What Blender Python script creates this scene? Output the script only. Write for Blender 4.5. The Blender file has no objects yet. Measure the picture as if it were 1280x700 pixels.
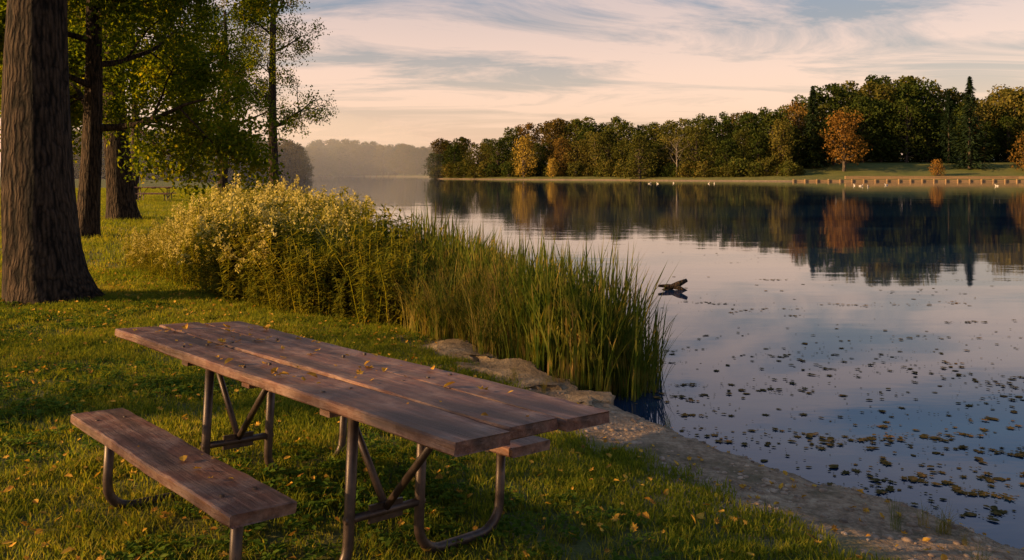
import bpy, math, random
import numpy as np
from mathutils import Vector, Matrix, Quaternion
random.seed(7)
RNG=np.random.default_rng(11)
scene=bpy.context.scene
col=scene.collection
WATER=-0.35
SUN_EL=math.radians(16.0); SUN_AZ=math.radians(257.0)   # azimuth clockwise from +Y
# ------------------------------------------------------------------ helpers
def link(o,parent=None):
    col.objects.link(o)
    if parent is not None: o.parent=parent
    return o
def mesh_obj(name,verts,faces,mat=None,smooth=False,parent=None,do_link=True):
    me=bpy.data.meshes.new(name)
    v=verts.tolist() if isinstance(verts,np.ndarray) else verts
    f=faces.tolist() if isinstance(faces,np.ndarray) else faces
    me.from_pydata(v,[],f)
    if mat is not None:
        for m in (mat if isinstance(mat,(list,tuple)) else [mat]): me.materials.append(m)
    if smooth:
        me.polygons.foreach_set("use_smooth",[True]*len(me.polygons))
    me.update()
    o=bpy.data.objects.new(name,me)
    if do_link: link(o,parent)
    return o
class Nodes:
    def __init__(s,mat):
        s.t=mat.node_tree; s.n=s.t.nodes; s.l=s.t.links
    def new(s,typ): return s.n.new(typ)
    def link(s,a,b): s.l.new(a,b)
def newmat(name):
    m=bpy.data.materials.new(name); m.use_nodes=True
    N=Nodes(m); N.n.clear()
    out=N.new("ShaderNodeOutputMaterial")
    return m,N,out
def ramp(N,fac,stops,interp='LINEAR'):
    r=N.new("ShaderNodeValToRGB"); cr=r.color_ramp; cr.interpolation=interp
    while len(cr.elements)>1: cr.elements.remove(cr.elements[-1])
    cr.elements[0].position=stops[0][0]; cr.elements[0].color=(*stops[0][1],1)
    for p,c in stops[1:]:
        e=cr.elements.new(p); e.color=(*c,1)
    if fac is not None: N.link(fac,r.inputs[0])
    return r.outputs[0]
def noise(N,vec,scale,detail=4,rough=.55,dist=0):
    n=N.new("ShaderNodeTexNoise"); n.inputs["Scale"].default_value=scale; n.inputs["Detail"].default_value=detail
    n.inputs["Roughness"].default_value=rough; n.inputs["Distortion"].default_value=dist
    if vec is not None: N.link(vec,n.inputs["Vector"])
    return n.outputs["Fac"]
def mapping(N,vec,scale=(1,1,1),rot=(0,0,0),loc=(0,0,0)):
    m=N.new("ShaderNodeMapping"); m.inputs["Scale"].default_value=scale; m.inputs["Rotation"].default_value=rot
    m.inputs["Location"].default_value=loc
    N.link(vec,m.inputs["Vector"]); return m.outputs[0]
def mixc(N,fac,a,b,blend='MIX'):
    m=N.new("ShaderNodeMix"); m.data_type='RGBA'; m.blend_type=blend
    for sock,v in ((m.inputs[0],fac),(m.inputs[6],a),(m.inputs[7],b)):
        if isinstance(v,(int,float)): sock.default_value=v
        elif isinstance(v,tuple): sock.default_value=(*v,1) if len(v)==3 else v
        else: N.link(v,sock)
    return m.outputs[2]
def mathn(N,op,a,b=None,clamp=False):
    m=N.new("ShaderNodeMath"); m.operation=op; m.use_clamp=clamp
    for i,v in enumerate((a,b)):
        if v is None: continue
        if isinstance(v,(int,float)): m.inputs[i].default_value=v
        else: N.link(v,m.inputs[i])
    return m.outputs[0]
def geo(N): return N.new("ShaderNodeNewGeometry").outputs["Position"]
def objc(N): return N.new("ShaderNodeTexCoord").outputs["Object"]
def bump(N,h,strength=.5,dist=.02):
    b=N.new("ShaderNodeBump"); b.inputs["Strength"].default_value=strength; b.inputs["Distance"].default_value=dist
    N.link(h,b.inputs["Height"]); return b.outputs[0]
def princ(N,out,color,rough=.8,normal=None,spec=.3,metal=0):
    p=N.new("ShaderNodeBsdfPrincipled")
    if isinstance(color,tuple): p.inputs["Base Color"].default_value=(*color,1)
    else: N.link(color,p.inputs["Base Color"])
    if isinstance(rough,(int,float)): p.inputs["Roughness"].default_value=rough
    else: N.link(rough,p.inputs["Roughness"])
    p.inputs["Specular IOR Level"].default_value=spec; p.inputs["Metallic"].default_value=metal
    if normal is not None: N.link(normal,p.inputs["Normal"])
    N.link(p.outputs[0],out.inputs[0]); return p
def leafmat(name,stops,trans=.45,posscale=.6,fine=14,tint=(1.5,1.35,.5),inst=0.0):
    """foliage: colour varies by position (and by instance when instanced), diffuse + translucent"""
    m,N,out=newmat(name)
    g=geo(N)
    n1=noise(N,g,posscale,2)
    n2=noise(N,g,fine,1)
    f=mathn(N,'ADD',mathn(N,'MULTIPLY',n1,.9-.4*inst),mathn(N,'MULTIPLY',mathn(N,'SUBTRACT',n2,.5),1.3))
    if inst>0:
        oi=N.new("ShaderNodeObjectInfo").outputs["Random"]
        f=mathn(N,'ADD',f,mathn(N,'MULTIPLY',oi,.5*inst))
    f=mathn(N,'ADD',f,0.05-.08*inst,clamp=True)
    c=ramp(N,f,stops)
    d=N.new("ShaderNodeBsdfDiffuse"); N.link(c,d.inputs[0])
    t=N.new("ShaderNodeBsdfTranslucent"); N.link(mixc(N,1.0,c,tint,'MULTIPLY'),t.inputs[0])
    mx=N.new("ShaderNodeMixShader"); mx.inputs[0].default_value=trans
    N.link(d.outputs[0],mx.inputs[1]); N.link(t.outputs[0],mx.inputs[2]); N.link(mx.outputs[0],out.inputs[0])
    return m
# ------------------------------------------------------------------ instancing
def make_gn(realize):
    ng=bpy.data.node_groups.new("scatter","GeometryNodeTree")
    ng.interface.new_socket(name="Geometry",in_out='INPUT',socket_type='NodeSocketGeometry')
    ng.interface.new_socket(name="Geometry",in_out='OUTPUT',socket_type='NodeSocketGeometry')
    ng.interface.new_socket(name="Coll",in_out='INPUT',socket_type='NodeSocketCollection')
    gi=ng.nodes.new("NodeGroupInput"); go=ng.nodes.new("NodeGroupOutput")
    iop=ng.nodes.new("GeometryNodeInstanceOnPoints")
    ci=ng.nodes.new("GeometryNodeCollectionInfo"); ci.inputs["Separate Children"].default_value=True
    ci.inputs["Reset Children"].default_value=True
    def attr(n,t):
        a=ng.nodes.new("GeometryNodeInputNamedAttribute"); a.data_type=t; a.inputs[0].default_value=n
        return a.outputs[0]
    L=ng.links
    L.new(gi.outputs[0],iop.inputs["Points"]); L.new(gi.outputs[1],ci.inputs[0])
    L.new(ci.outputs[0],iop.inputs["Instance"]); iop.inputs["Pick Instance"].default_value=True
    L.new(attr("idx","INT"),iop.inputs["Instance Index"])
    L.new(attr("rot","FLOAT_VECTOR"),iop.inputs["Rotation"])
    L.new(attr("scl","FLOAT_VECTOR"),iop.inputs["Scale"])
    if realize:
        rz=ng.nodes.new("GeometryNodeRealizeInstances"); L.new(iop.outputs[0],rz.inputs[0]); L.new(rz.outputs[0],go.inputs[0])
    else: L.new(iop.outputs[0],go.inputs[0])
    return ng
GNI=make_gn(False); GNR=make_gn(True)
def variants(name,objs):
    c=bpy.data.collections.new(name)
    for o in objs: c.objects.link(o)
    return c
def scatter(name,pts,coll,rot=None,scl=None,idx=None,parent=None,realize=True):
    n=len(pts); me=bpy.data.meshes.new(name)
    me.vertices.add(n); me.vertices.foreach_set("co",np.asarray(pts,dtype=np.float32).ravel())
    nv=len(coll.objects)
    if rot is None:
        rot=np.zeros((n,3)); rot[:,2]=RNG.uniform(0,6.283,n)
    if scl is None: scl=RNG.uniform(.8,1.2,n)
    scl=np.asarray(scl)
    if scl.ndim==1: scl=np.repeat(scl[:,None],3,1)
    if idx is None: idx=RNG.integers(0,nv,n)
    a=me.attributes.new("rot","FLOAT_VECTOR","POINT"); a.data.foreach_set("vector",np.asarray(rot,dtype=np.float32).ravel())
    a=me.attributes.new("scl","FLOAT_VECTOR","POINT"); a.data.foreach_set("vector",np.asarray(scl,dtype=np.float32).ravel())
    a=me.attributes.new("idx","INT","POINT"); a.data.foreach_set("value",np.asarray(idx,dtype=np.int32))
    me.update()
    o=bpy.data.objects.new(name,me); link(o,parent)
    GN=GNR if realize else GNI
    md=o.modifiers.new("scatter","NODES"); md.node_group=GN
    sid=[i.identifier for i in GN.interface.items_tree if i.name=="Coll"][0]
    md[sid]=coll
    return o
# ------------------------------------------------------------------ tubes
class Tube:
    def __init__(s): s.v=[]; s.f=[]
    def add(s,pts,rad,n=8,cap=True,ridge=None):
        pts=[Vector(p) for p in pts]; base=len(s.v)
        u=None
        for i,p in enumerate(pts):
            if i==0: t=pts[1]-pts[0]
            elif i==len(pts)-1: t=pts[-1]-pts[-2]
            else: t=(pts[i+1]-pts[i-1])
            t.normalize()
            if u is None:
                u=t.cross(Vector((1,0,0)) if abs(t.x)<.8 else Vector((0,1,0))).normalized()
            else:
                u=(u-t*u.dot(t)); u.normalize()
            w=t.cross(u)
            for k in range(n):
                a=2*math.pi*k/n
                r=rad[i]*(ridge(a,i) if ridge else 1)
                s.v.append(tuple(p+(u*math.cos(a)+w*math.sin(a))*r))
        for i in range(len(pts)-1):
            for k in range(n):
                a=base+i*n+k; b=base+i*n+(k+1)%n
                s.f.append((a,b,b+n,a+n))
        if cap:
            s.f.append(tuple(base+k for k in range(n))[::-1])
            s.f.append(tuple(base+(len(pts)-1)*n+k for k in range(n)))
def box(v,f,c,s,R=None):
    b=len(v); 
    for dx in(-.5,.5):
        for dy in(-.5,.5):
            for dz in(-.5,.5):
                q=Vector((dx*s[0],dy*s[1],dz*s[2]))
                if R is not None: q=R@q
                v.append(tuple(Vector(c)+q))
    for q in ((0,1,3,2),(4,6,7,5),(0,4,5,1),(2,3,7,6),(0,2,6,4),(1,5,7,3)): f.append(tuple(b+i for i in q))
# ------------------------------------------------------------------ terrain
NEAR=[(60,-60),(20,-16),(9,-4),(6,-.2),(4.4,1.9),(2.6,4.13),(2.12,4.6),(1.66,5.2),(1.3,5.85),(.8,6.45),(.55,7.2),(.2,8.2),(-.4,9.6),(-1.3,12),(-3,17),(-6,27),(-9.5,42),(-15,62),(-28,95),(-50,140),(-90,200),(-140,300),(-200,395)]
FAR=[(-105,400),(-60,392),(-38,375),(-26,300),(-24,252),(0,229),(20,214),(40,195),(63,180),(90,179),(113,178),(160,170),(260,150),(420,110),(420,-60)]
LAKE=np.array(NEAR+FAR,float)
def lake_sd(x,y):
    x=np.asarray(x,float); y=np.asarray(y,float)
    d=np.full(x.shape,1e18); inside=np.zeros(x.shape,bool)
    n=len(LAKE)
    for i in range(n):
        ax,ay=LAKE[i]; bx,by=LAKE[(i+1)%n]
        ex,ey=bx-ax,by-ay
        t=np.clip(((x-ax)*ex+(y-ay)*ey)/(ex*ex+ey*ey),0,1)
        d=np.minimum(d,(x-ax-t*ex)**2+(y-ay-t*ey)**2)
        c=((ay>y)!=(by>y))
        xi=ax+(y-ay)/(ey if ey!=0 else 1e-9)*ex
        inside^=c&(x<xi)
    d=np.sqrt(d)
    return np.where(inside,-d,d)
def sm(t):
    t=np.clip(t,0,1); return t*t*(3-2*t)
def hnoise(x,y,s=1.0):
    return (np.sin(x*1.3*s+.7*np.sin(y*.9*s))*np.cos(y*1.1*s+1.3*np.sin(x*.7*s))+.5*np.sin(x*2.9*s+y*1.7*s)*np.cos(y*3.3*s-x*1.2*s))/1.5
def ground_z(x,y):
    x=np.asarray(x,float); y=np.asarray(y,float)
    sd0=lake_sd(x,y)
    wob=(.12*hnoise(x,y,1.6)+.07*hnoise(x,y,5))*np.clip((14-np.hypot(x,y-5))/6,0,1)*np.clip(1.6-sd0,0,1)
    sd=sd0+wob
    near=WATER+.13*sm(sd/.3)+.072*np.clip(sd,0,3.1)+.02*np.clip(sd-3.1,0,6)+.0015*np.clip(sd-9,0,60)
    near=near+(.012*hnoise(x,y,2.2)*sm(sd/.3)+.010*hnoise(x,y,7)*sm(sd/.2))*(1-.7*np.exp(-((x+.9)**2+(y-3.7)**2)/1.5))
    slope=.05+.11*np.clip((x-55)/20,0,1)
    far=WATER+.75*sm(sd/4)+slope*np.clip(sd-4,0,22)+.04*np.clip(sd-26,0,60)+np.clip(sd-60,0,400)*.02
    isfar=np.clip((y-115-0.35*np.abs(x))/30,0,1)*np.clip((x+60)/40,0,1)
    isfar=np.maximum(isfar,np.clip((y-340)/30,0,1))
    z=near*(1-isfar)+far*isfar
    under=WATER+np.maximum(sd*.45,-1.6)
    return np.where(sd<0,under,z)
def gz(x,y): return float(ground_z(np.array([x]),np.array([y]))[0])
N1=520
u=np.linspace(-1,1,N1)
gx=2.4*np.sinh(6.35*u)+0.0; gy=2.4*np.sinh(6.35*u)+6.0
X,Y=np.meshgrid(gx,gy); Z=ground_z(X,Y)
V=np.stack([X.ravel(),Y.ravel(),Z.ravel()],1)
i=np.arange(N1-1); I,J=np.meshgrid(i,i); a=(J*N1+I).ravel()
F=np.stack([a,a+1,a+1+N1,a+N1],1)
m,N,out=newmat("ground_mat")
g=geo(N)
sep=N.new("ShaderNodeSeparateXYZ"); N.link(g,sep.inputs[0])
n1=noise(N,g,1.1,5); n2=noise(N,g,14,6,.7); n3=noise(N,g,60,4,.7)
soil=ramp(N,n1,[(.3,(.06,.07,.016)),(.5,(.10,.11,.022)),(.7,(.15,.14,.035))])
soil=mixc(N,mathn(N,'MULTIPLY',n2,.5),soil,(.09,.065,.03))
dirt=ramp(N,n2,[(.3,(.12,.075,.042)),(.5,(.30,.20,.12)),(.72,(.48,.35,.22))])
vo=N.new("ShaderNodeTexVoronoi"); vo.inputs["Scale"].default_value=38; N.link(g,vo.inputs["Vector"])
dirt=mixc(N,mathn(N,'MULTIPLY',ramp(N,n1,[(.4,(0,0,0)),(.6,(1,1,1))]),.35),dirt,ramp(N,vo.outputs["Distance"],[(.0,(.50,.36,.23)),(.35,(.28,.19,.12)),(.7,(.07,.045,.028))]),'MIX')
dirt=mixc(N,ramp(N,noise(N,g,3.1,5,.65),[(.52,(0,0,0)),(.66,(.7,.7,.7))]),dirt,(.09,.07,.03))
h=mathn(N,'ADD',sep.outputs[2],mathn(N,'MULTIPLY',mathn(N,'SUBTRACT',n1,.5),.10))
fac=N.new("ShaderNodeMapRange"); fac.inputs[1].default_value=-.150; fac.inputs[2].default_value=-.115; N.link(h,fac.inputs[0])
wet=N.new("ShaderNodeMapRange"); wet.inputs[1].default_value=WATER+.0; wet.inputs[2].default_value=WATER+.07; N.link(sep.outputs[2],wet.inputs[0])
dirt=mixc(N,wet.outputs[0],(.04,.03,.02),dirt)
lawnf=N.new("ShaderNodeMapRange"); lawnf.inputs[1].default_value=.5; lawnf.inputs[2].default_value=1.0; N.link(sep.outputs[2],lawnf.inputs[0])
soil=mixc(N,lawnf.outputs[0],soil,ramp(N,noise(N,g,.25,4),[(.3,(.07,.085,.015)),(.7,(.13,.12,.028))]))
c=mixc(N,fac.outputs[0],dirt,soil)
hb=mathn(N,'ADD',mathn(N,'MULTIPLY',n2,1.0),mathn(N,'MULTIPLY',vo.outputs["Distance"],-.5))
princ(N,out,c,.9,bump(N,mathn(N,'ADD',hb,mathn(N,'MULTIPLY',n3,.4)),.8,.03),spec=.2)
ground=mesh_obj("ground",V,F,m,True)
# ------------------------------------------------------------------ water
m,N,out=newmat("water_mat")
g=geo(N)
w1=noise(N,mapping(N,g,(1.2,2.6,1)),1.3,3,.5)
w2=noise(N,mapping(N,g,(.12,.4,1)),1.0,3,.5)
w3=noise(N,mapping(N,g,(.03,.06,1)),1.0,2,.5)
st=ramp(N,w3,[(.35,(.15,.15,.15)),(.65,(1,1,1))])
hh=mathn(N,'ADD',mathn(N,'MULTIPLY',mathn(N,'MULTIPLY',w1,.02),st),mathn(N,'MULTIPLY',w2,.06))
b=bump(N,hh,.38,.35)
p=princ(N,out,(.006,.022,.055),.03,b,spec=.5)
p.inputs["IOR"].default_value=1.5
s=900
mesh_obj("lake_water",[(-s,-150,WATER),(s,-150,WATER),(s,s,WATER),(-s,s,WATER)],[(0,1,2,3)],m)
# ------------------------------------------------------------------ materials
M_grass=leafmat("grass_mat",[(.12,(.07,.095,.012)),(.42,(.14,.17,.018)),(.68,(.25,.235,.03)),(.95,(.38,.28,.08))],.45,.8,30)
M_clover=leafmat("clover_mat",[(.2,(.045,.090,.014)),(.6,(.09,.14,.02)),(.95,(.17,.19,.04))],.4,1.2,30)
M_fall=leafmat("fallen_leaf_mat",[(.1,(.12,.06,.02)),(.4,(.36,.18,.03)),(.65,(.58,.34,.05)),(.95,(.40,.12,.03))],.2,3,25)
M_float=leafmat("floating_leaf_mat",[(.1,(.02,.02,.01)),(.4,(.06,.05,.018)),(.65,(.13,.085,.03)),(.95,(.30,.14,.05))],.05,2,20)
M_reed=leafmat("reed_mat",[(.1,(.03,.052,.01)),(.4,(.065,.092,.013)),(.65,(.15,.145,.028)),(.9,(.32,.20,.065))],.35,1.2,7)
M_tall=leafmat("tall_grass_mat",[(.1,(.09,.09,.018)),(.5,(.19,.155,.035)),(.95,(.34,.22,.07))],.35,1.0,7)
M_gl=leafmat("weed_leaf_mat",[(.1,(.06,.085,.012)),(.5,(.17,.165,.02)),(.95,(.32,.25,.04))],.5,1.0,11)
M_flower=leafmat("weed_flower_mat",[(.1,(.38,.32,.07)),(.5,(.54,.44,.13)),(.95,(.68,.56,.22))],.4,1.5,20,tint=(1,1,.7))
M_leafA=leafmat("tree_leaf_mat",[(.1,(.025,.045,.006)),(.45,(.055,.085,.009)),(.75,(.13,.145,.014)),(.98,(.28,.20,.03))],.55,.5,8,tint=(2.3,1.9,.4))
M_leafB=leafmat("tree_leaf_warm_mat",[(.1,(.04,.045,.01)),(.5,(.09,.08,.02)),(.95,(.2,.11,.03))],.45,.5,8)
def farleaf(name,stops): return leafmat(name,stops,.25,.12,1.2,inst=1.0)
M_far=[farleaf("distant_leaf_green",[(.1,(.022,.034,.008)),(.5,(.046,.060,.012)),(.95,(.11,.095,.02))]),
       farleaf("distant_leaf_olive",[(.1,(.035,.040,.010)),(.5,(.076,.074,.015)),(.95,(.15,.11,.025))]),
       farleaf("distant_leaf_rust",[(.1,(.048,.038,.012)),(.5,(.095,.065,.016)),(.95,(.18,.10,.025))]),
       farleaf("distant_leaf_orange",[(.1,(.07,.045,.012)),(.5,(.17,.085,.018)),(.95,(.28,.14,.03))]),
       farleaf("distant_leaf_yellow",[(.1,(.16,.12,.025)),(.5,(.28,.19,.035)),(.95,(.40,.27,.05))]),
       farleaf("distant_needle",[(.1,(.014,.026,.012)),(.5,(.024,.04,.018)),(.95,(.04,.055,.02))])]
def barkmat(name,c0,c1,sc=1.0,disp=.9):
    m,N,out=newmat(name)
    o=objc(N)
    v=N.new("ShaderNodeTexVoronoi"); v.feature='F1'; v.inputs["Scale"].default_value=1
    nv=noise(N,o,3,3)
    mp=mapping(N,o,(26*sc,26*sc,3.6*sc))
    add=N.new("ShaderNodeVectorMath"); add.operation='ADD'; N.link(mp,add.inputs[0])
    cmb=N.new("ShaderNodeCombineXYZ"); N.link(mathn(N,'MULTIPLY',nv,3.5),cmb.inputs[0]); N.link(mathn(N,'MULTIPLY',nv,-3),cmb.inputs[1])
    N.link(cmb.outputs[0],add.inputs[1]); N.link(add.outputs[0],v.inputs["Vector"])
    n2=noise(N,mapping(N,o,(45*sc,45*sc,14*sc)),1,6,.7)
    hgt=mathn(N,'ADD',mathn(N,'MULTIPLY',v.outputs["Distance"],-1),mathn(N,'MULTIPLY',n2,.8))
    c=ramp(N,mathn(N,'ADD',hgt,.55,clamp=True),[(.15,c0),(.75,c1)])
    princ(N,out,c,.92,bump(N,hgt,disp,.07),spec=.15)
    return m
M_bark=barkmat("bark_mat",(.010,.007,.005),(.08,.052,.034),1,1.0)
M_barkfar=barkmat("distant_bark_mat",(.03,.024,.018),(.12,.09,.07),.3,.3)
M_barkpale=barkmat("pale_bark_mat",(.08,.07,.055),(.22,.18,.14),.3,.3)
# ------------------------------------------------------------------ small geometry kits
def blades(n,rad,hmin,hmax,w,lean,seed,mat,name,segs=2,droop=.5):
    r=np.random.default_rng(seed); V=[];F=[]
    for k in range(n):
        a=r.uniform(0,6.283); d=rad*math.sqrt(r.uniform()); bx,by=d*math.cos(a),d*math.sin(a)
        H=r.uniform(hmin,hmax); az=r.uniform(0,6.283); ln=r.uniform(.1,1)*lean*H
        fx,fy=math.cos(az),math.sin(az); ta=az+math.pi/2+r.uniform(-.6,.6); tx,ty=math.cos(ta),math.sin(ta)
        ww=w*r.uniform(.7,1.3); b=len(V)
        for s in range(segs):
            t=s/segs; k2=t**1.8
            z=H*(t-droop*.35*t**3*(ln/H))
            wd=ww*(1-.35*t)
            V+= [(bx+fx*ln*k2-tx*wd/2,by+fy*ln*k2-ty*wd/2,z),(bx+fx*ln*k2+tx*wd/2,by+fy*ln*k2+ty*wd/2,z)]
        V.append((bx+fx*ln,by+fy*ln,H*(1-droop*.35*ln/H)))
        for s in range(segs-1):
            q=b+2*s; F.append((q,q+1,q+3,q+2))
        q=b+2*(segs-1); F.append((q,q+1,q+2))
    return mesh_obj(name,V,F,mat,do_link=False)
def leafshape(V,F,c,R,L,W,fold=.25):
    b=len(V)
    pts=[(0,0,0),(.3,-.5,fold),(.7,-.38,fold*.7),(1,0,0),(.7,.38,fold*.7),(.3,.5,fold),(.5,0,0)]
    for (x,y,z) in pts:
        V.append(tuple(Vector(c)+R@Vector((x*L,y*W,z*W))))
    F+= [(b,b+1,b+2,b+6),(b+6,b+2,b+3),(b+6,b+3,b+4),(b,b+6,b+4,b+5)]
def leaf2(V,F,c,R,L,W,fold=.25):
    b=len(V)
    for (x,y,z) in [(0,0,0),(.42,-.5,fold),(1,0,0),(.42,.5,fold)]:
        V.append(tuple(Vector(c)+R@Vector((x*L,y*W,z*W))))
    F+= [(b,b+1,b+2),(b,b+2,b+3)]
def randR(r): 
    return Quaternion(Vector(r.normal(size=3)).normalized(),r.uniform(0,6.28)).to_matrix()
gr=[blades(28,.10,.025,.07,.006,1.0,s,M_grass,"grass_tuft") for s in range(5)]
def clover(seed):
    r=np.random.default_rng(seed);V=[];F=[]
    for k in range(12):
        a=r.uniform(0,6.28);d=r.uniform(0,.07)
        c=(d*math.cos(a),d*math.sin(a),r.uniform(.015,.05))
        R=(Quaternion((0,0,1),r.uniform(0,6.28))@Quaternion((0,1,0),r.uniform(-.5,.3))).to_matrix()
        L=r.uniform(.02,.045); leafshape(V,F,c,R,L,L*.7)
    return mesh_obj("clover_tuft",V,F,M_clover,do_link=False)
gr+= [clover(s) for s in range(3)]
GRASS=variants("grass_tufts",gr)
FGRASS=variants("far_grass_tufts",[blades(26,.3,.05,.12,.016,.8,s+20,M_grass,"far_grass_tuft",segs=1) for s in range(3)])
def fallen(seed,mat,fold):
    V=[];F=[]
    leafshape(V,F,(-.5,0,0),Matrix.Identity(3),1,.62,fold)
    return mesh_obj("leaf",V,F,mat,do_link=False)
def maple(seed,mat,curl=.2):
    r=np.random.default_rng(seed);V=[(0,0,0)];n=14
    for k in range(n):
        a=2*math.pi*k/n; rr=.5*(1 if k%2==0 else .55)*r.uniform(.8,1.1)
        V.append((rr*math.cos(a),rr*math.sin(a)*.85,curl*rr*r.uniform(-.3,1)))
    F=[(0,1+k,1+(k+1)%n) for k in range(n)]
    return mesh_obj("leaf",V,F,mat,do_link=False)
FALL=variants("fallen_leaf_kinds",[fallen(1,M_fall,.3),maple(2,M_fall,.5),maple(3,M_fall,.3),fallen(4,M_fall,.1)])
FLOAT=variants("floating_leaf_kinds",[maple(5,M_float,.03),maple(6,M_float,.02),fallen(7,M_float,.03)])
# ------------------------------------------------------------------ lawn scatter
def inview(x,y,mx=1.0): return (y>.8)&(np.abs(x)<.66*y+mx)
def pts_on(n,x0,x1,y0,y1):
    x=RNG.uniform(x0,x1,n); y=RNG.uniform(y0,y1,n); return x,y
x,y=pts_on(60000,-9,4,1.8,13)
sd=lake_sd(x,y); k=inview(x,y)&(sd>.80+.22*np.clip((5.6-y)/2,0,1)+.30*hnoise(x,y,1.9)+.2*hnoise(x,y,6)); x,y=x[k],y[k]
dens=np.clip(.72+.45*hnoise(x,y,2.3),.15,1)*np.clip(1.25-y/22,.4,1); k=RNG.uniform(size=len(x))<dens; x,y=x[k],y[k]
z=ground_z(x,y)
cl=(hnoise(x+7,y-3,.9)>.2)
idx=np.where(cl&(RNG.uniform(size=len(x))<.45),RNG.integers(5,8,len(x)),RNG.integers(0,5,len(x)))
rot=np.zeros((len(x),3)); rot[:,2]=RNG.uniform(0,6.28,len(x)); rot[:,0]=RNG.normal(0,.12,len(x)); rot[:,1]=RNG.normal(0,.12,len(x))
names=sorted(o.name for o in GRASS.objects); 
gi=[i for i,nm in enumerate(names) if nm.startswith("grass")]; ci=[i for i,nm in enumerate(names) if nm.startswith("clover")]
idx=np.where(idx<5,np.array(gi)[idx%5],np.array(ci)[idx%3])
scatter("lawn_grass",np.stack([x,y,z],1),GRASS,rot,RNG.uniform(.6,1.15,len(x)),idx)
x,y=pts_on(40000,-60,2,11,75)
sd=lake_sd(x,y); k=inview(x,y,3)&(sd>.5); x,y=x[k],y[k]
scatter("far_lawn_grass",np.stack([x,y,ground_z(x,y)],1),FGRASS,None,RNG.uniform(.8,1.5,len(x)))
x,y=pts_on(5600,-9,3,1.8,14); sd=lake_sd(x,y); k=inview(x,y)&(sd>.1)&(hnoise(x,y,1.3)>-.55); x,y=x[k],y[k]
n=len(x); rot=np.stack([RNG.normal(0,.35,n),RNG.normal(0,.35,n),RNG.uniform(0,6.28,n)],1)
sdl=lake_sd(x,y)
scatter("fallen_leaves",np.stack([x,y,ground_z(x,y)+np.where(sdl>.9,.05,.012)],1),FALL,rot,RNG.uniform(.02,.055,n))
def pebble(seed,mat):
    r=np.random.default_rng(seed);T=Tube()
    T.add([(-.5,0,0),(-.42,0,0),(-.15,0,.04),(.2,0,.03),(.44,0,0),(.5,0,0)],[.05,.25,.42,.38,.2,.05],7)
    v=[(p[0],p[1]*r.uniform(.9,1.1),p[2]*.6) for p in T.v]
    return mesh_obj("pebble",v,T.f,mat,True,do_link=False)
m,N,out=newmat("pebble_mat"); g=geo(N)
princ(N,out,ramp(N,noise(N,g,9,3,.7),[(.3,(.09,.06,.04)),(.5,(.26,.18,.12)),(.7,(.44,.33,.23))]),.85,spec=.25)
PEB=variants("pebble_kinds",[pebble(s,m) for s in range(3)])
x,y=pts_on(26000,-1.5,5,2.2,9.5); sd=lake_sd(x,y); k=inview(x,y)&(sd>-.12)&(sd<1.1)&(RNG.uniform(size=len(x))<.42+.5*hnoise(x,y,3)); x,y=x[k],y[k]; n=len(x)
scatter("bank_pebbles",np.stack([x,y,ground_z(x,y)],1),PEB,None,.008+.05*RNG.uniform(0,1,n)**4)
# ------------------------------------------------------------------ picnic table
m,N,out=newmat("painted_wood_mat")
o_=objc(N)
gr1=noise(N,mapping(N,o_,(1.6,38,38)),1.0,7,.7,.4)
gr2=noise(N,mapping(N,o_,(.8,6,6)),1.4,4)
blot=noise(N,o_,6,6,.7)
c=ramp(N,gr1,[(.25,(.05,.020,.012)),(.5,(.155,.064,.038)),(.75,(.31,.15,.09))])
c=mixc(N,ramp(N,blot,[(.46,(0,0,0)),(.62,(.7,.7,.7))]),c,(.32,.20,.14))
c=mixc(N,ramp(N,gr2,[(.46,(0,0,0)),(.64,(.85,.85,.85))]),c,(.045,.023,.015))
rr=N.new("ShaderNodeMapRange"); rr.inputs[3].default_value=.36; rr.inputs[4].default_value=.72; N.link(blot,rr.inputs[0])
princ(N,out,c,rr.outputs[0],bump(N,mathn(N,'ADD',gr1,mathn(N,'MULTIPLY',blot,.6)),.9,.012),spec=.35)
M_wood=m
m,N,out=newmat("steel_pipe_mat")
n_=noise(N,objc(N),18,5,.7)
princ(N,out,ramp(N,n_,[(.35,(.04,.025,.02)),(.6,(.08,.052,.04)),(.75,(.15,.08,.045))]),.45,bump(N,n_,.2,.003),spec=.5,metal=.35)
M_pipe=m
def plank(name,L,W,T,c,parent,tiltseed=0):
    r=random.Random(tiltseed)
    n=40;V=[];F=[];bv=.006
    prof=[(-W/2+bv,0),(W/2-bv,0),(W/2,-bv),(W/2,-T+bv),(W/2-bv,-T),(-W/2+bv,-T),(-W/2,-T+bv),(-W/2,-bv)]
    ph=r.uniform(0,6)
    for i in range(n+1):
        x=-L/2+L*i/n
        sag=.003*math.sin(x*3+ph)
        e=1 if 0<i<n else .985
        for k,(yy,zz) in enumerate(prof):
            V.append((x+(0 if 0<i<n else .004*math.sin(k*2.1+ph)),yy*e+.0018*math.sin(x*9+ph)+.0012*math.sin(x*41+k),zz+sag+.001*math.sin(x*31+k*1.7+ph)))
    for i in range(n):
        for k in range(8): F.append((i*8+k,i*8+(k+1)%8,(i+1)*8+(k+1)%8,(i+1)*8+k))
    F.append(tuple(range(8))[::-1]); F.append(tuple(n*8+k for k in range(8)))
    o=mesh_obj(name,V,[f[::-1] for f in F],M_wood,parent=parent); o.location=c
    return o
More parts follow.
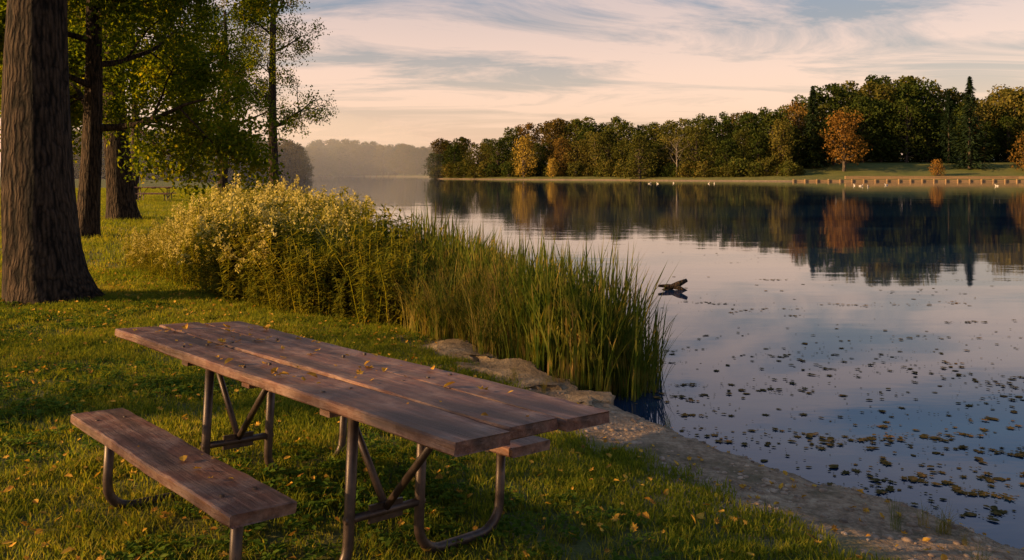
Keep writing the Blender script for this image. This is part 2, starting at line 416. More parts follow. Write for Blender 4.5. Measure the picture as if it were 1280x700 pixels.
def picnic_table(loc,yaw,tl,tc,scale=1,L=2.94,Ls=1.685,leaves=True):
    root=bpy.data.objects.new("picnic_table",None); link(root)
    Rm=Matrix.Rotation(yaw,4,'Z')@Matrix.Rotation(tl,4,'Y')@Matrix.Rotation(tc,4,'X')
    root.matrix_world=Matrix.Translation(loc)@Rm@Matrix.Scale(scale,4)
    pw=.234; so=.627; dz=.304; fr=.65; fw=.17
    offs=[.018,-.014,.010]
    for k in range(3):
        plank("top_plank_%d"%(k+1),L,pw,.042,(offs[k],(k-1)*(pw+.017),(0,.004,-.003)[k]),root,k)
    plank("seat",Ls,.24,.042,(.0,-so,-dz),root,5); plank("seat_far",Ls,.24,.042,(.0,so,-dz),root,6)
    v=[];f=[]
    for xx in (-fr,0,fr):
        box(v,f,(xx,0,-.069),(.07,.60,.04))
    mesh_obj("cleats",v,f,M_wood,parent=root)
    T=Tube(); pr=.0215; b=-.715
    for xx in (-fr,fr):
        for s in (-1,1):
            path=[(xx,s*so,-dz-.045),(xx,s*so,b+.14)]
            for k in range(1,7):
                a=math.pi/2*k/6; path.append((xx,s*(so-.12*(1-math.cos(a))),b+.12-.12*math.sin(a)))
            for k in range(0,7):
                a=math.pi/2*k/6; path.append((xx,s*(fw+.12*(1-math.sin(a))),b+.12-.12*math.cos(a)))
            path+= [(xx,s*fw,b+.2),(xx,s*fw,-.088)]
            T.add(path,[pr]*len(path),12)
        T.add([(xx,-fw-.02,-.50),(xx,fw+.02,-.50)],[.017]*2,8)
        for s in (-1,1):
            T.add([(xx,.0,-.49),(xx+s*.40,.0,-.047)],[.016]*2,8)
    mesh_obj("pipe_frame",T.v,T.f,M_pipe,True,parent=root)
    v=[];f=[]
    for xx in (-fr,fr):
        for s in (-1,1): box(v,f,(xx,s*so,-dz-.050),(.06,.2,.008))
        box(v,f,(xx,0,-.50),(.012,.16,.07))
    mesh_obj("brackets",v,f,M_pipe,parent=root)
    if leaves:
        T=Tube()
        for xx in (-fr,0,fr):
            for yy in (-.31,-.19,-.06,.06,.19,.31): T.add([(xx,yy,-.004),(xx,yy,.0065)],[.009,.008],8)
        for xx in (-fr,fr):
            for s in (-1,1):
                for dy in (-.06,.06): T.add([(xx,s*so+dy,-dz-.004),(xx,s*so+dy,-dz+.0065)],[.009,.008],8)
        mesh_obj("bolts",T.v,T.f,M_pipe,parent=root)
        n=170; x=RNG.uniform(-1.45,1.45,n); y=RNG.uniform(-.35,.35,n)
        k=RNG.uniform(size=n)<np.where((x<.5),.9,.35); x,y=x[k],y[k]; n=len(x)
        z=np.full(n,.010); x2=RNG.uniform(-.8,.8,9); y2=-so+RNG.uniform(-.1,.1,9)
        P=np.concatenate([np.stack([x,y,z],1),np.stack([x2,y2,np.full(9,-dz+.01)],1)])
        n=len(P); rot=np.stack([RNG.normal(0,.25,n),RNG.normal(0,.25,n),RNG.uniform(0,6.28,n)],1)
        scatter("leaves_on_table",P,FALL,rot,.014+.050*RNG.uniform(0,1,n)**1.8,parent=root)
    return root
picnic_table((-.9397,3.7344,1.58-.862),-.802,-.0228,-.0658)
picnic_table((-18.1,41,gz(-18.1,41)+.76),.15,0,0,1.05,L=1.9,leaves=False)
# ------------------------------------------------------------------ trees near
def leafcluster(seed,mat,n=60,rad=.42,L0=.09):
    r=np.random.default_rng(seed);V=[];F=[]
    for k in range(n):
        d=r.normal(size=3); d/=np.linalg.norm(d); c=d*rad*r.uniform(.1,1)**.6; c[2]*=.7
        leaf2(V,F,c,randR(r),L0*r.uniform(.7,1.3),L0*.7*r.uniform(.8,1.2),.2)
    return mesh_obj("leaf_cluster",V,F,mat,do_link=False)
CLA=variants("leaf_clusters_green",[leafcluster(s,M_leafA) for s in range(5)])
CLB=variants("leaf_clusters_sparse",[leafcluster(s+9,M_leafA if s<3 else M_leafB,26,.42,.10) for s in range(4)])
def grow(T,tips,p,d,L,r0,lev,maxlev,rg,wob=.25,up=.1,nch=5,spread=.9):
    n=6; pts=[Vector(p)]; dd=Vector(d).normalized(); rad=[r0]
    for i in range(n):
        dd=(dd+Vector((rg.gauss(0,wob),rg.gauss(0,wob),rg.gauss(0,wob*.6)+up))*.45).normalized()
        pts.append(pts[-1]+dd*L/n); rad.append(r0*(1-.75*(i+1)/n))
    T.add(pts,rad,10 if lev==0 else (7 if lev==1 else 4),cap=False)
    if lev>=maxlev:
        for q in pts[2:]: tips.append(tuple(q))
        return
    if lev>=maxlev-1: tips.append(tuple(pts[-1]))
    for c in range(nch):
        t=rg.uniform(.25,1.0); i=min(n-1,int(t*n)); q=pts[i].lerp(pts[i+1],t*n-i)
        ax=(pts[i+1]-pts[i]).normalized(); perp=ax.orthogonal().normalized(); perp.rotate(Quaternion(ax,rg.uniform(0,6.28)))
        nd=(ax*(1-spread*.5)+perp*spread).normalized()
        grow(T,tips,q,nd,L*rg.uniform(.45,.7),max(rad[i]*.5,.008),lev+1,maxlev,rg,wob,up*.6,nch,spread)
def near_tree(name,x,y,r,H,crown0,limbs,seed,coll,limbL=3.2,lean=(0,0),scl=(.9,1.5),nch=5,flare=1.35,keep=1.0,droop=0.0,maxlev=2):
    rg=random.Random(seed); z0=gz(x,y)-.12; T=Tube(); tips=[]
    n=22; pts=[];rad=[]
    for i in range(n+1):
        t=i/n; t2=t**1.4
        pts.append((lean[0]*t2*H+.12*r*math.sin(5*t+seed)*3, lean[1]*t2*H+.1*r*math.cos(4*t+seed)*3, H*t2))
        zz=H*t2; rad.append(r*(1-.72*t2)*(1+(flare-1)*math.exp(-zz/.45)))
    ph=rg.uniform(0,6)
    T.add(pts,rad,28,ridge=lambda a,i:1+.035*math.sin(5*a+ph)+.03*math.sin(9*a+i*.6+ph)+(.10*math.sin(4*a+ph)*math.exp(-pts[i][2]/.35)))
    for k in range(limbs):
        t=crown0/H+(1-crown0/H)*(k+.3)/limbs
        zz=H*t; i=min(range(n+1),key=lambda j:abs(pts[j][2]-zz))
        a=k*2.4+rg.uniform(-.4,.4)
        up=.25+.5*t-droop*(1-t)
        d=Vector((math.cos(a),math.sin(a),up))
        grow(T,tips,pts[i],d,limbL*rg.uniform(.75,1.15)*(1.15-.5*t),rad[i]*.45,0,maxlev,rg,.3,.06-droop*.15,nch)
    tr=mesh_obj(name,T.v,T.f,M_bark,True); tr.location=(x,y,z0)
    tp=np.array([q for q in tips if rg.random()<keep])
    tp=tp+RNG.normal(0,.15,tp.shape)
    nn=len(tp); rot=RNG.uniform(0,6.28,(nn,3))
    scatter("foliage",tp,coll,rot,RNG.uniform(scl[0],scl[1],nn),parent=tr)
    return tr,nn
near_tree("oak_tree",-5.62,10,.42,11,4.4,10,3,CLA,4.2,lean=(-.03,0),flare=1.3,keep=.5)
near_tree("maple_tree",-9.9,19,.25,11,2.4,15,5,CLA,3.0,droop=.4,keep=.9)
near_tree("maple_tree",-12.6,26,.42,13,2.8,14,8,CLA,3.6,droop=.3,keep=.85)
near_tree("maple_tree",-19.6,42,.22,13,5.0,10,12,CLA,3.0,keep=.7)
near_tree("maple_tree",-27,46,.3,13,4.5,11,14,CLA,3.4,keep=.7)
near_tree("ash_tree",-12.6,43,.26,17,4.0,11,21,CLB,2.7,keep=.5,scl=(.8,1.5),flare=1.6)
near_tree("ash_tree",-20.2,57,.34,13,4.5,11,23,CLB,3.4,keep=.7,scl=(.9,1.7))
# trees added out of view on the left to dapple the foreground with shade
near_tree("maple_tree",-20,-4.9,.35,12,3.0,12,41,CLA,3.6,keep=.34,scl=(1.0,1.5),droop=.1)
near_tree("maple_tree",-31,-1.2,.35,15,5.0,12,44,CLA,3.6,keep=.09,scl=(1.0,1.5))
# ------------------------------------------------------------------ bank vegetation
def weed(seed,flower=True):
    r=np.random.default_rng(seed);V=[];F=[];mi=[]
    for s in range(13):
        a=r.uniform(0,6.28); d=.3*math.sqrt(r.uniform()); bx,by=d*math.cos(a),d*math.sin(a)
        H=r.uniform(.55,1.25); lx,ly=r.normal(0,.17,2)
        nf0=len(F)
        b=len(V); w=.005
        for t in (0,.5,1):
            V+= [(bx+lx*t*t-w,by+ly*t*t,H*t),(bx+lx*t*t+w,by+ly*t*t,H*t)]
        F+= [(b,b+1,b+3,b+2),(b+2,b+3,b+5,b+4)]
        for k in range(42):
            t=r.uniform(.1,1.0); az=r.uniform(0,6.28)
            R=(Quaternion((0,0,1),az)@Quaternion((0,1,0),r.uniform(-.6,.7))).to_matrix()
            leaf2(V,F,(bx+lx*t*t,by+ly*t*t,H*t),R,r.uniform(.07,.14),.036,.15)
        mi+= [0]*(len(F)-nf0)
        if flower and s%3!=1:
            nf0=len(F)
            for k in range(44):
                az=r.uniform(0,6.28); rad=.12*r.uniform()**.6; zz=H*(.8+.27*r.uniform())
                rad*=1.15-(zz/H-.8)*3.2
                c=Vector((bx+lx+rad*math.cos(az),by+ly+rad*math.sin(az),zz))
                R=randR(r); q=r.uniform(.009,.019); b=len(V)
                for (ux,uy) in ((-1,-1),(1,-1),(1,1),(-1,1)): V.append(tuple(c+R@Vector((ux*q,uy*q*.6,0))))
                F.append((b,b+1,b+2,b+3))
            mi+= [1]*(len(F)-nf0)
    o=mesh_obj("weed_clump",V,F,[M_gl,M_flower],do_link=False)
    o.data.polygons.foreach_set("material_index",mi)
    return o
WEED=variants("goldenrod_clumps",[weed(s,s!=3) for s in range(5)])
WEEDG=variants("green_weed_clumps",[weed(s+10,False) for s in range(3)])
REED=variants("reed_clumps",[blades(22,.17,.55,1.42,.016,.42,s+50,M_reed,"reed_clump",segs=5,droop=.9) for s in range(6)])
TALL=variants("tall_grass_clumps",[blades(40,.14,.45,1.0,.008,.8,s+70,M_tall if s%2 else M_reed,"tall_grass_clump",segs=5,droop=1.6) for s in range(4)])
def inpoly(x,y,poly):
    ins=np.zeros(x.shape,bool); n=len(poly)
    for i in range(n):
        ax,ay=poly[i];bx,by=poly[(i+1)%n]
        c=((ay>y)!=(by>y)); xi=ax+(y-ay)/((by-ay) or 1e-9)*(bx-ax); ins^=c&(x<xi)
    return ins
def fill(poly,n):
    P=np.array(poly); x=RNG.uniform(P[:,0].min(),P[:,0].max(),n); y=RNG.uniform(P[:,1].min(),P[:,1].max(),n)
    k=inpoly(x,y,poly); return x[k],y[k]
x,y=fill([(.35,7.0),(.75,6.75),(1.0,7.0),(1.12,7.9),(.75,9.2),(.15,10.6),(-.7,12.6),(-1.7,13),(-1.2,10.5),(-.5,8.9),(-.1,7.9)],1300)
x2,y2=fill([(.95,6.7),(1.2,6.85),(1.4,8),(1.05,8.4)],30)
sc_=np.concatenate([RNG.uniform(.82,1.1,len(x))*(.96+.20*hnoise(x,y,1.4)),RNG.uniform(.55,.9,len(x2))])
x=np.concatenate([x,x2]);y=np.concatenate([y,y2])
z=np.maximum(ground_z(x,y),WATER-.17)
scatter("reeds",np.stack([x,y,z],1),REED,None,sc_)
x,y=fill([(-.2,7.6),(.3,7.1),(.3,8.2),(-.6,9.6),(-1.5,12),(-3,14.5),(-3.6,13),(-2.2,10.4),(-1.6,9.4),(-.9,8.5)],900)
scatter("tall_grass",np.stack([x,y,ground_z(x,y)],1),TALL,None,RNG.uniform(.75,1.1,len(x))*(.95+.25*hnoise(x,y,1.8)))
x,y=fill([(-1.2,8.9),(-1.9,9.2),(-2.9,9.6),(-4.0,10.6),(-2.6,13.5),(-1.6,12)],330)
scatter("green_weeds",np.stack([x,y,ground_z(x,y)],1),WEEDG,None,RNG.uniform(.6,.95,len(x))*(1+.25*hnoise(x,y,1.5)))
x,y=fill([(-2.3,9.8),(-3.2,9.8),(-4.4,11),(-5.8,12.6),(-6.9,14.5),(-6.2,17),(-3.6,17),(-2.2,13)],560)
edge=np.interp(x/y,[-.52,-.475,-.43,-.385,-.34],[.28,.40,.55,.82,1.0])
scatter("goldenrod",np.stack([x,y,ground_z(x,y)],1),WEED,None,RNG.uniform(.8,1.1,len(x))*(1+.20*hnoise(x,y,1.3))*edge)
x,y=fill([(-3,17),(-6,27),(-9.5,42),(-15,62),(-17,62),(-11.5,42),(-8,27),(-5.5,17)],500)
scatter("shore_grass",np.stack([x,y,ground_z(x,y)],1),TALL,None,RNG.uniform(.4,.8,len(x)))
x,y=pts_on(5000,-1.2,4.5,2.4,8.6); sd=lake_sd(x,y); k=inview(x,y)&(sd>.12)&(sd<1.0)&(hnoise(x,y,3.3)>.35)&(RNG.uniform(size=len(x))<.3); x,y=x[k],y[k]
scatter("bank_weeds",np.stack([x,y,ground_z(x,y)],1),TALL,None,RNG.uniform(.07,.2,len(x)))
# ------------------------------------------------------------------ stones on the bank
m,N,out=newmat("limestone_mat")
o_=objc(N); n1=noise(N,o_,4,6,.65); n2=noise(N,o_,26,5,.7)
c=ramp(N,n1,[(.3,(.11,.075,.042)),(.5,(.25,.175,.10)),(.72,(.38,.28,.17))])
c=mixc(N,ramp(N,n2,[(.5,(0,0,0)),(.7,(.7,.7,.7))]),c,(.08,.057,.034))
princ(N,out,c,.9,bump(N,mathn(N,'ADD',n1,mathn(N,'MULTIPLY',n2,.5)),.9,.05),spec=.2)
M_stone=m
def slab(name,x,y,z,L,W,T,yaw,seed):
    r=random.Random(seed); nx,ny=16,8;V=[];F=[]
    def P(a,b,top):
        ux,uy=(a/nx-.5),(b/ny-.5)
        k=1-.10*(abs(ux*2)**6+abs(uy*2)**6)
        wx=ux*L*k+.06*math.sin(uy*9+seed)+.04*math.sin(uy*23+seed*2); wy=uy*W*k+.06*math.sin(ux*11+seed)+.03*math.sin(ux*31)
        e=max(abs(ux),abs(uy))*2
        zz=(.015*math.sin(wx*7+seed)+.012*math.sin(wy*11+wx*5)-.03*max(0,e-.85)/.15) if top else -T
        return (wx,wy,zz)
    for top in (1,0):
        for b in range(ny+1):
            for a in range(nx+1): V.append(P(a,b,top))
    s=(nx+1)*(ny+1)
    for b in range(ny):
        for a in range(nx):
            q=b*(nx+1)+a; F.append((q,q+1,q+nx+2,q+nx+1)); F.append((s+q,s+q+nx+1,s+q+nx+2,s+q+1))
    ring=[a for a in range(nx+1)]+[b*(nx+1)+nx for b in range(1,ny+1)]+[ny*(nx+1)+a for a in range(nx-1,-1,-1)]+[b*(nx+1) for b in range(ny-1,0,-1)]
    for i in range(len(ring)):
        a,b=ring[i],ring[(i+1)%len(ring)]; F.append((a,s+a,s+b,b))
    o=mesh_obj(name,V,F,M_stone,False); o.location=(x,y,z); o.rotation_euler=(0,r.uniform(-.04,.04),yaw); return o
slab("stone_slab",-.68,8.05,-.12,1.5,.5,.25,-.9,1)
slab("stone_slab",.0,7.05,-.13,1.15,.58,.25,-.82,2)
slab("stone_slab",.45,6.5,-.18,.72,.5,.22,-.75,5)
slab("stone_slab",-9.3,39,.12,2.3,.9,.6,.1,7)
# ------------------------------------------------------------------ driftwood in the lake
T=Tube()
T.add([(-.22,0,-.06),(-.05,.02,.01),(.1,.03,.07),(.24,.05,.13)],[.02,.045,.05,.03],8)
T.add([(-.25,-.05,.05),(-.08,0,.04),(.08,-.03,.02),(.22,-.08,-.04)],[.02,.035,.04,.02],8)
d=mesh_obj("driftwood_log",T.v,T.f,M_bark,True); d.location=(2.66,13.4,WATER+.02)
# ------------------------------------------------------------------ floating leaves (rafts of leaves and weed)
PX=[];PY=[]
for k in range(270):
    yy=4.4+abs(RNG.normal(0,1))*3.0+ (RNG.uniform(0,16) if RNG.uniform()<.3 else 0)
    xx=RNG.uniform(.17,.68)*yy
    nn=int(2+36*RNG.uniform()**3.5); sx_=RNG.uniform(.05,.38)*(1+yy*.05)
    an=RNG.normal(0,.2); ax_=RNG.normal(0,sx_,nn); ay_=RNG.normal(0,sx_*.25,nn)
    PX.append(xx+ax_*math.cos(an)-ay_*math.sin(an)); PY.append(yy+ax_*math.sin(an)+ay_*math.cos(an))
x,y=pts_on(240,.6,14,4,22); PX.append(x); PY.append(y)
x=np.concatenate(PX); y=np.concatenate(PY)
sd=lake_sd(x,y); k=(sd<-.06)&inview(x,y); x,y=x[k],y[k]; n=len(x)
rot=np.zeros((n,3)); rot[:,2]=RNG.uniform(0,6.28,n)
s0=.015+.085*RNG.uniform(0,1,n)**2.8
scatter("floating_leaves",np.stack([x,y,WATER+.003+RNG.uniform(0,.006,n)],1),FLOAT,rot,s0)
# ------------------------------------------------------------------ distant trees
def far_tree(seed,mat,H=16,Wd=10,n=3800,low=.08,nl=26):
    r=np.random.default_rng(seed)
    T=Tube(); T.add([(0,0,0),(.2,.1,H*.3),(.1,-.2,H*.6),(0,0,H*.85)],[.4,.32,.2,.06],7)
    lobes=[]
    for k in range(nl):
        t=low+ (0.93-low)*(k+.5)/nl
        prof=math.sin(math.pi*min(1,(t*.82+.18)))**.5
        a=k*2.4+r.uniform(-.5,.5); rr=Wd*.5*prof*r.uniform(.3,.85)
        c=np.array([rr*math.cos(a),rr*math.sin(a),H*t]); s=Wd*.5*prof*r.uniform(.22,.46)+.5
        lobes.append((c,s)); T.add([(0,0,H*t*.55),tuple(c*.5+np.array([0,0,H*t*.25])),tuple(c)],[.14,.09,.03],4)
    per=n//nl
    allc=[]
    for c,s in lobes:
        d=r.normal(size=(per,3)); d/=np.linalg.norm(d,axis=1)[:,None]
        q=c+d*(s*r.uniform(.4,1.2,per)**.8)[:,None]*np.array([1,1,.75])
        allc.append(q)
    C=np.concatenate(allc); C=C[C[:,2]>.2]; m_=len(C)
    A=r.normal(size=(m_,3)); A/=np.linalg.norm(A,axis=1)[:,None]
    B=np.cross(A,r.normal(size=(m_,3))); B/=np.linalg.norm(B,axis=1)[:,None]
    s=r.uniform(.12,.30,m_)[:,None]
    Q=np.stack([C-A*s-B*s*.6,C+A*s-B*s*.5,C+A*s*.9+B*s*.6,C-A*s*.8+B*s*.55],1).reshape(-1,3)
    nv=len(T.v); FF=T.f+[tuple(nv+4*i+j for j in range(4)) for i in range(m_)]
    o=mesh_obj("tree_kind",T.v+Q.tolist(),FF,[M_barkfar,mat],do_link=False)
    o.data.polygons.foreach_set("material_index",[0]*len(T.f)+[1]*m_)
    return o
def far_spruce(seed,H=22,Wd=11):
    r=np.random.default_rng(seed);T=Tube();T.add([(0,0,0),(0,0,H*.6),(0,0,H)],[.35,.2,.03],6)
    n=4200
    t=r.uniform(.05,1,n)**1.15; a=r.uniform(0,6.28,n); lay=(np.sin(t*55+3*np.sin(a*3))*.5+.5)
    R_=Wd/2*(1-t)**.85*(.45+.55*lay)*(.75+.25*np.sin(a*5+t*9))*r.uniform(.2,1,n)**.5+.08
    C=np.stack([R_*np.cos(a),R_*np.sin(a),H*t-.25*R_],1)
    A=np.stack([np.cos(a),np.sin(a),-.35+0*a],1)+r.normal(0,.25,(n,3)); A/=np.linalg.norm(A,axis=1)[:,None]
    B=np.cross(A,np.array([0,0,1.0])+r.normal(0,.3,(n,3))); B/=np.linalg.norm(B,axis=1)[:,None]
    s=r.uniform(.2,.42,n)[:,None]
    Q=np.stack([C-A*s-B*s*.4,C+A*s-B*s*.2,C+A*s+B*s*.2,C-A*s+B*s*.4],1).reshape(-1,3)
    nv=len(T.v); FF=T.f+[tuple(nv+4*i+j for j in range(4)) for i in range(n)]
    o=mesh_obj("spruce_kind",T.v+Q.tolist(),FF,[M_barkfar,M_far[5]],do_link=False)
    o.data.polygons.foreach_set("material_index",[0]*len(T.f)+[1]*n); return o
kinds=[far_tree(100+i,M_far[(0,1,0,2,1,0,1,0)[i]],16,(11,12,10,11,13,10.5,8,9)[i]) for i in range(8)]
FT=variants("distant_tree_kinds",kinds)
bush=variants("distant_bush_kinds",[far_tree(130+i,M_far[(1,0,1)[i]],5,6.5,900,.1,12) for i in range(3)])
def interp(px,tab): 
    a=np.array(tab); return np.interp(px,a[:,0],a[:,1])
D_tab=[(520,262),(560,250),(640,234),(728,222),(848,201),(1000,186),(1147,186),(1300,184),(1500,184)]
TOP=[(535,182),(550,168),(575,161),(610,163),(650,156),(700,149),(760,143),(790,153),(830,149),(870,139),(900,135),(940,139),(975,129),(1000,115),(1040,103),(1070,97),(1110,93),(1150,101),(1180,111),(1240,111),(1270,101),(1330,102),(1500,108)]
pos=[];scl=[]
for row,(dd,dens) in enumerate([(6,11.5),(14,12.5),(24,12)]):
    px=545+row*6
    while px<1480:
        D=interp(px,D_tab)+dd+RNG.uniform(-2,2)
        if px>985: D+=9+ (14 if 1060<px<1300 else 0)
        Xw=(px-640)/1014*D
        top=1.58+(216-interp(px,TOP))*D/1014
        zg=gz(Xw,D)
        h=(top-zg)*(RNG.uniform(.74,1.06) if row<2 else RNG.uniform(.84,1.07))*(.78 if row==0 else 1)
        s=h/16*1.0
        w_=max(s,.72)
        pos.append((Xw,D,zg-.2)); scl.append((w_*RNG.uniform(.85,1.25),w_*RNG.uniform(.85,1.15),s))
        px+=dens*2.0*RNG.uniform(.6,1.4)
scatter("distant_trees",np.array(pos),FT,None,np.array(scl),realize=False)
pos=[]
for px in np.arange(545,1500,7.0):
    if 1000<px<1290: continue
    D=interp(px,D_tab)+RNG.uniform(.5,5); Xw=(px-640)/1014*D; 
    pos.append((Xw,D,gz(Xw,D)-.3))
scatter("distant_bushes",np.array(pos),bush,None,RNG.uniform(.4,1.0,len(pos)),realize=False)
pos=[];scl=[]
for row in range(3):
    for px in np.arange(60,575,11.0):
        D=(400 if px>375 else 210)+row*14+RNG.uniform(-6,6)+(0 if px>375 else (px-200)*.2)
        if px>500: D=392+row*14
        Xw=(px-640)/1014*D+RNG.uniform(-3,3); zg=gz(Xw,D)
        toppx=interp(px,[(0,150),(300,165),(375,176),(420,173),(470,178),(520,180),(560,178)])
        h=(1.58+(216-toppx)*D/1014-zg)*RNG.uniform(.8,1.05)
        pos.append((Xw,D,zg-.2)); s=h/16; scl.append((s*1.2,s*1.2,s))
scatter("misty_trees",np.array(pos),FT,None,np.array(scl),realize=False)
def single_far(name,src,px,D,toppx,wscale=1):
    Xw=(px-640)/1014*D; zg=gz(Xw,D); h=(1.58+(216-toppx)*D/1014-zg)
    o=bpy.data.objects.new(name,src.data); link(o); o.location=(Xw,D,zg-.2)
    H=max(v.co.z for v in src.data.vertices); s=h/H; o.scale=(s*wscale,s*wscale,s); o.rotation_euler=(0,0,random.uniform(0,6)); return o
sp=far_spruce(200); sp2=far_spruce(201,20,9)
single_far("spruce_tree",sp,1212,196,94,1.15); single_far("spruce_tree",sp2,1016,200,106,1.2); single_far("spruce_tree",sp,1186,207,112,1.1)
au=far_tree(210,M_far[3],15,11,2600,.2); au2=far_tree(211,M_far[4],12,7,2000,.1); au3=far_tree(212,M_far[3],8,9,1500,.1)
single_far("autumn_maple_tree",au,1055,193,136,1.0); single_far("autumn_maple_tree",au2,655,231,166,.95)
single_far("autumn_shrub",au2,690,226,196,1.0); single_far("autumn_maple_tree",au3,1290,190,160,.8)
au4=far_tree(213,M_far[1],12,10,2600,.1); single_far("maple_tree",au4,800,206,166,1.0)
single_far("orange_shrub",au3,1172,186,197,.8); single_far("yellow_shrub",au2,905,203,198,.8)
T=Tube(); tips=[]; rg=random.Random(4)
T.add([(0,0,0),(.1,0,3),(-.1,0,6),(.2,0,9)],[.22,.18,.12,.04],7)
for k in range(9):
    a=k*2.4; grow(T,tips,(0,0,2.5+k*.7),Vector((math.cos(a),math.sin(a),.8)),4.0,.07,0,1,rg,.2,.1,4)
o=mesh_obj("bare_tree",T.v,T.f,M_barkpale,True); o.location=(41,202,gz(41,202)); 
# ------------------------------------------------------------------ retaining wall on the far bank
m,N,out=newmat("timber_wall_mat")
g=geo(N); n1=noise(N,mapping(N,g,(.3,.3,6)),1,4); 
br=N.new("ShaderNodeTexBrick"); br.inputs["Scale"].default_value=1; br.inputs["Color1"].default_value=(.34,.21,.10,1); br.inputs["Color2"].default_value=(.26,.17,.085,1); br.inputs["Mortar"].default_value=(.08,.05,.03,1)
br.inputs["Row Height"].default_value=.25; br.inputs["Brick Width"].default_value=2.4; br.inputs["Mortar Size"].default_value=.03
cm=N.new("ShaderNodeCombineXYZ"); sp_=N.new("ShaderNodeSeparateXYZ"); N.link(g,sp_.inputs[0]); N.link(sp_.outputs[0],cm.inputs[0]); N.link(sp_.outputs[2],cm.inputs[1])
N.link(cm.outputs[0],br.inputs["Vector"])
princ(N,out,mixc(N,.35,br.outputs[0],ramp(N,n1,[(.3,(.12,.07,.04)),(.7,(.42,.28,.14))])),.85,spec=.2)
v=[];f=[]
def wallseg(p,q,h0,h1,th):
    p=Vector((*p,0)); q=Vector((*q,0)); d=q-p; yaw=math.atan2(d.y,d.x); c=(p+q)/2
    box(v,f,(c.x,c.y,(h0+h1)/2),(d.length,th,h1-h0),Matrix.Rotation(yaw,3,'Z'))
wp=[(62,179),(75,178.2),(90,177.6),(102,177.0),(113,176.6),(135,173)]
for a_,b_ in zip(wp[:-1],wp[1:]): wallseg(a_,b_,-1,.05,.5)
wp2=[(x_,y_+4.5) for x_,y_ in wp]
for a_,b_ in zip(wp2[1:-1],wp2[2:]): wallseg(a_,b_,-.3,.85,.45)
for k in range(30):
    t=k/29; xx=62+t*73; yy=np.interp(xx,[q[0] for q in wp],[q[1] for q in wp])
    box(v,f,(xx,yy-.33,-.35),(.25,.25,1.1))
mesh_obj("retaining_wall",v,f,m)
T=Tube()
for k in range(6): 
    xx=-62+k*2.6; T.add([(xx,340,-1),(xx,340,1.6)],[.16,.14],6)
T.add([(-63,340,.9),(-48,340,.9)],[.12,.12],5)
mesh_obj("dock_posts",T.v,T.f,M_barkpale)
# ------------------------------------------------------------------ ducks
m,N,out=newmat("duck_feather_mat"); princ(N,out,ramp(N,noise(N,objc(N),6,3),[(.4,(.5,.45,.4)),(.6,(.2,.17,.14))]),.8)
def duck(x,y,yaw,s):
    T=Tube()
    T.add([(-.34,0,.13),(-.24,0,.10),(-.1,0,.07),(.08,0,.07),(.2,0,.10),(.26,0,.14)],[.01,.07,.12,.13,.09,.03],10)
    T.add([(.2,0,.12),(.25,0,.2),(.26,0,.28)],[.055,.035,.035],8)
    T.add([(.22,0,.29),(.26,0,.31),(.31,0,.30),(.34,0,.285),(.39,0,.28)],[.02,.05,.045,.02,.012],8)
    o=mesh_obj("duck",T.v,T.f,m,True); o.location=(x,y,WATER-.02); o.rotation_euler=(0,0,yaw); o.scale=(s,s,s)
for px in (1068,1076,1085,1108,1246):
    yy=RNG.uniform(112,128); duck(float((px-640)/1014*yy),float(yy),float(RNG.uniform(0,6.28)),.9)
for px in (812,822,842,886,893):
    yy=RNG.uniform(135,150); duck(float((px-640)/1014*yy),float(yy),float(RNG.uniform(0,6.28)),.9)
# ------------------------------------------------------------------ mist over the bay (real volume)
m=bpy.data.materials.new("mist_mat"); m.use_nodes=True; N=Nodes(m); N.n.clear(); out=N.new("ShaderNodeOutputMaterial")
vs=N.new("ShaderNodeVolumeScatter"); vs.inputs["Color"].default_value=(.97,.92,.89,1); vs.inputs["Density"].default_value=.0019; vs.inputs["Anisotropy"].default_value=0
N.link(vs.outputs[0],out.inputs["Volume"])
V=[];F=[];nu,nv_=40,16
for j in range(nv_+1):
    th=math.pi*j/nv_
    for i2 in range(nu):
        ph=2*math.pi*i2/nu; V.append((135*math.sin(th)*math.cos(ph),190*math.sin(th)*math.sin(ph),30*math.cos(th)))
for j in range(nv_):
    for i2 in range(nu):
        a=j*nu+i2; b=j*nu+(i2+1)%nu; F.append((a,a+nu,b+nu,b))
o=mesh_obj("mist",V,F,m,True); o.location=(-150,300,1)
# ------------------------------------------------------------------ world
w=bpy.data.worlds.new("World"); scene.world=w; w.use_nodes=True
N=Nodes(w); N.n.clear(); out=N.new("ShaderNodeOutputWorld")
sky=N.new("ShaderNodeTexSky"); sky.sky_type='NISHITA'; sky.sun_disc=False; sky.sun_elevation=SUN_EL; sky.sun_rotation=SUN_AZ
sky.air_density=1.2; sky.dust_density=2
tc=N.new("ShaderNodeTexCoord").outputs["Generated"]
sx=N.new("ShaderNodeSeparateXYZ"); N.link(tc,sx.inputs[0])
zc=mathn(N,'MAXIMUM',sx.outputs[2],0.0)
grad=ramp(N,zc,[(0,(.84,.52,.36)),(.06,(.73,.47,.34)),(.11,(.48,.36,.31)),(.18,(.25,.235,.27)),(.30,(.11,.21,.39)),(.6,(.10,.20,.40)),(1,(.10,.17,.34))])
den=mathn(N,'ADD',zc,.10)
cx=mathn(N,'DIVIDE',sx.outputs[0],den); cy=mathn(N,'DIVIDE',sx.outputs[1],den)
cb=N.new("ShaderNodeCombineXYZ"); N.link(cx,cb.inputs[0]); N.link(cy,cb.inputs[1])
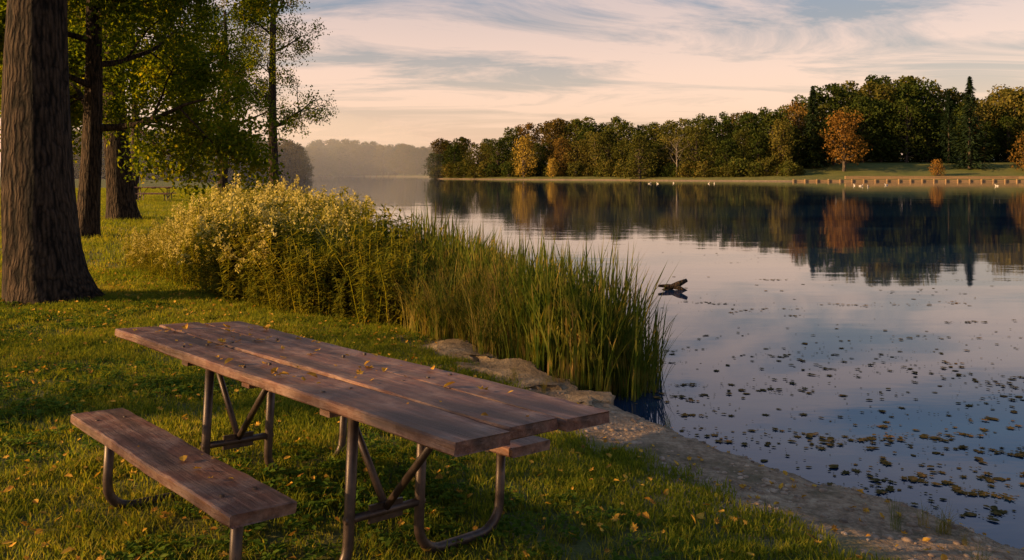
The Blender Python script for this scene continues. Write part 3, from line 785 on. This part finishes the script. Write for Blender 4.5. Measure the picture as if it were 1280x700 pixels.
mp=mapping(N,cb.outputs[0],(.55,1.1,1),(0,0,math.radians(28)),(2.3,.7,0))
cn=noise(N,mp,1.1,10,.66,.9)
cn2=noise(N,mp,.30,3,.5)
cm_=mathn(N,'ADD',mathn(N,'MULTIPLY',cn,.75),mathn(N,'MULTIPLY',cn2,.45))
cmask=ramp(N,cm_,[(.53,(0,0,0)),(.65,(1,1,1))])
fade=ramp(N,zc,[(0,(.5,.5,.5)),(.08,(1,1,1)),(.25,(.8,.8,.8)),(.4,(.25,.25,.25)),(.7,(.2,.2,.2))])
cc=ramp(N,zc,[(0,(.92,.58,.40)),(.12,(.90,.57,.43)),(.25,(.62,.45,.41)),(.6,(.36,.38,.45))])
skyc=mixc(N,mathn(N,'MULTIPLY',cmask,fade),grad,cc)
bg1=N.new("ShaderNodeBackground"); N.link(skyc,bg1.inputs[0]); bg1.inputs[1].default_value=.95
bg2=N.new("ShaderNodeBackground"); N.link(sky.outputs[0],bg2.inputs[0]); bg2.inputs[1].default_value=.05
ad=N.new("ShaderNodeAddShader"); N.link(bg1.outputs[0],ad.inputs[0]); N.link(bg2.outputs[0],ad.inputs[1]); N.link(ad.outputs[0],out.inputs[0])
# ------------------------------------------------------------------ sun
L=bpy.data.lights.new("sun","SUN"); L.energy=11.5; L.angle=math.radians(.6); L.color=(1,.62,.27)
so=bpy.data.objects.new("sun",L); link(so)
sd_=Vector((math.sin(SUN_AZ)*math.cos(SUN_EL),math.cos(SUN_AZ)*math.cos(SUN_EL),math.sin(SUN_EL)))
so.rotation_euler=sd_.to_track_quat('Z','Y').to_euler(); so.location=sd_*60
# ------------------------------------------------------------------ camera
cam=bpy.data.cameras.new("camera"); co=bpy.data.objects.new("camera",cam); link(co)
co.location=(0,0,1.58); co.rotation_euler=(math.radians(90),0,0)
cam.sensor_width=36; cam.lens=1014.05/1280*36; cam.shift_y=-134/1280; cam.clip_end=3000; cam.clip_start=.05
scene.camera=co
scene.view_settings.view_transform='Standard'; scene.view_settings.look='None'; scene.view_settings.exposure=0
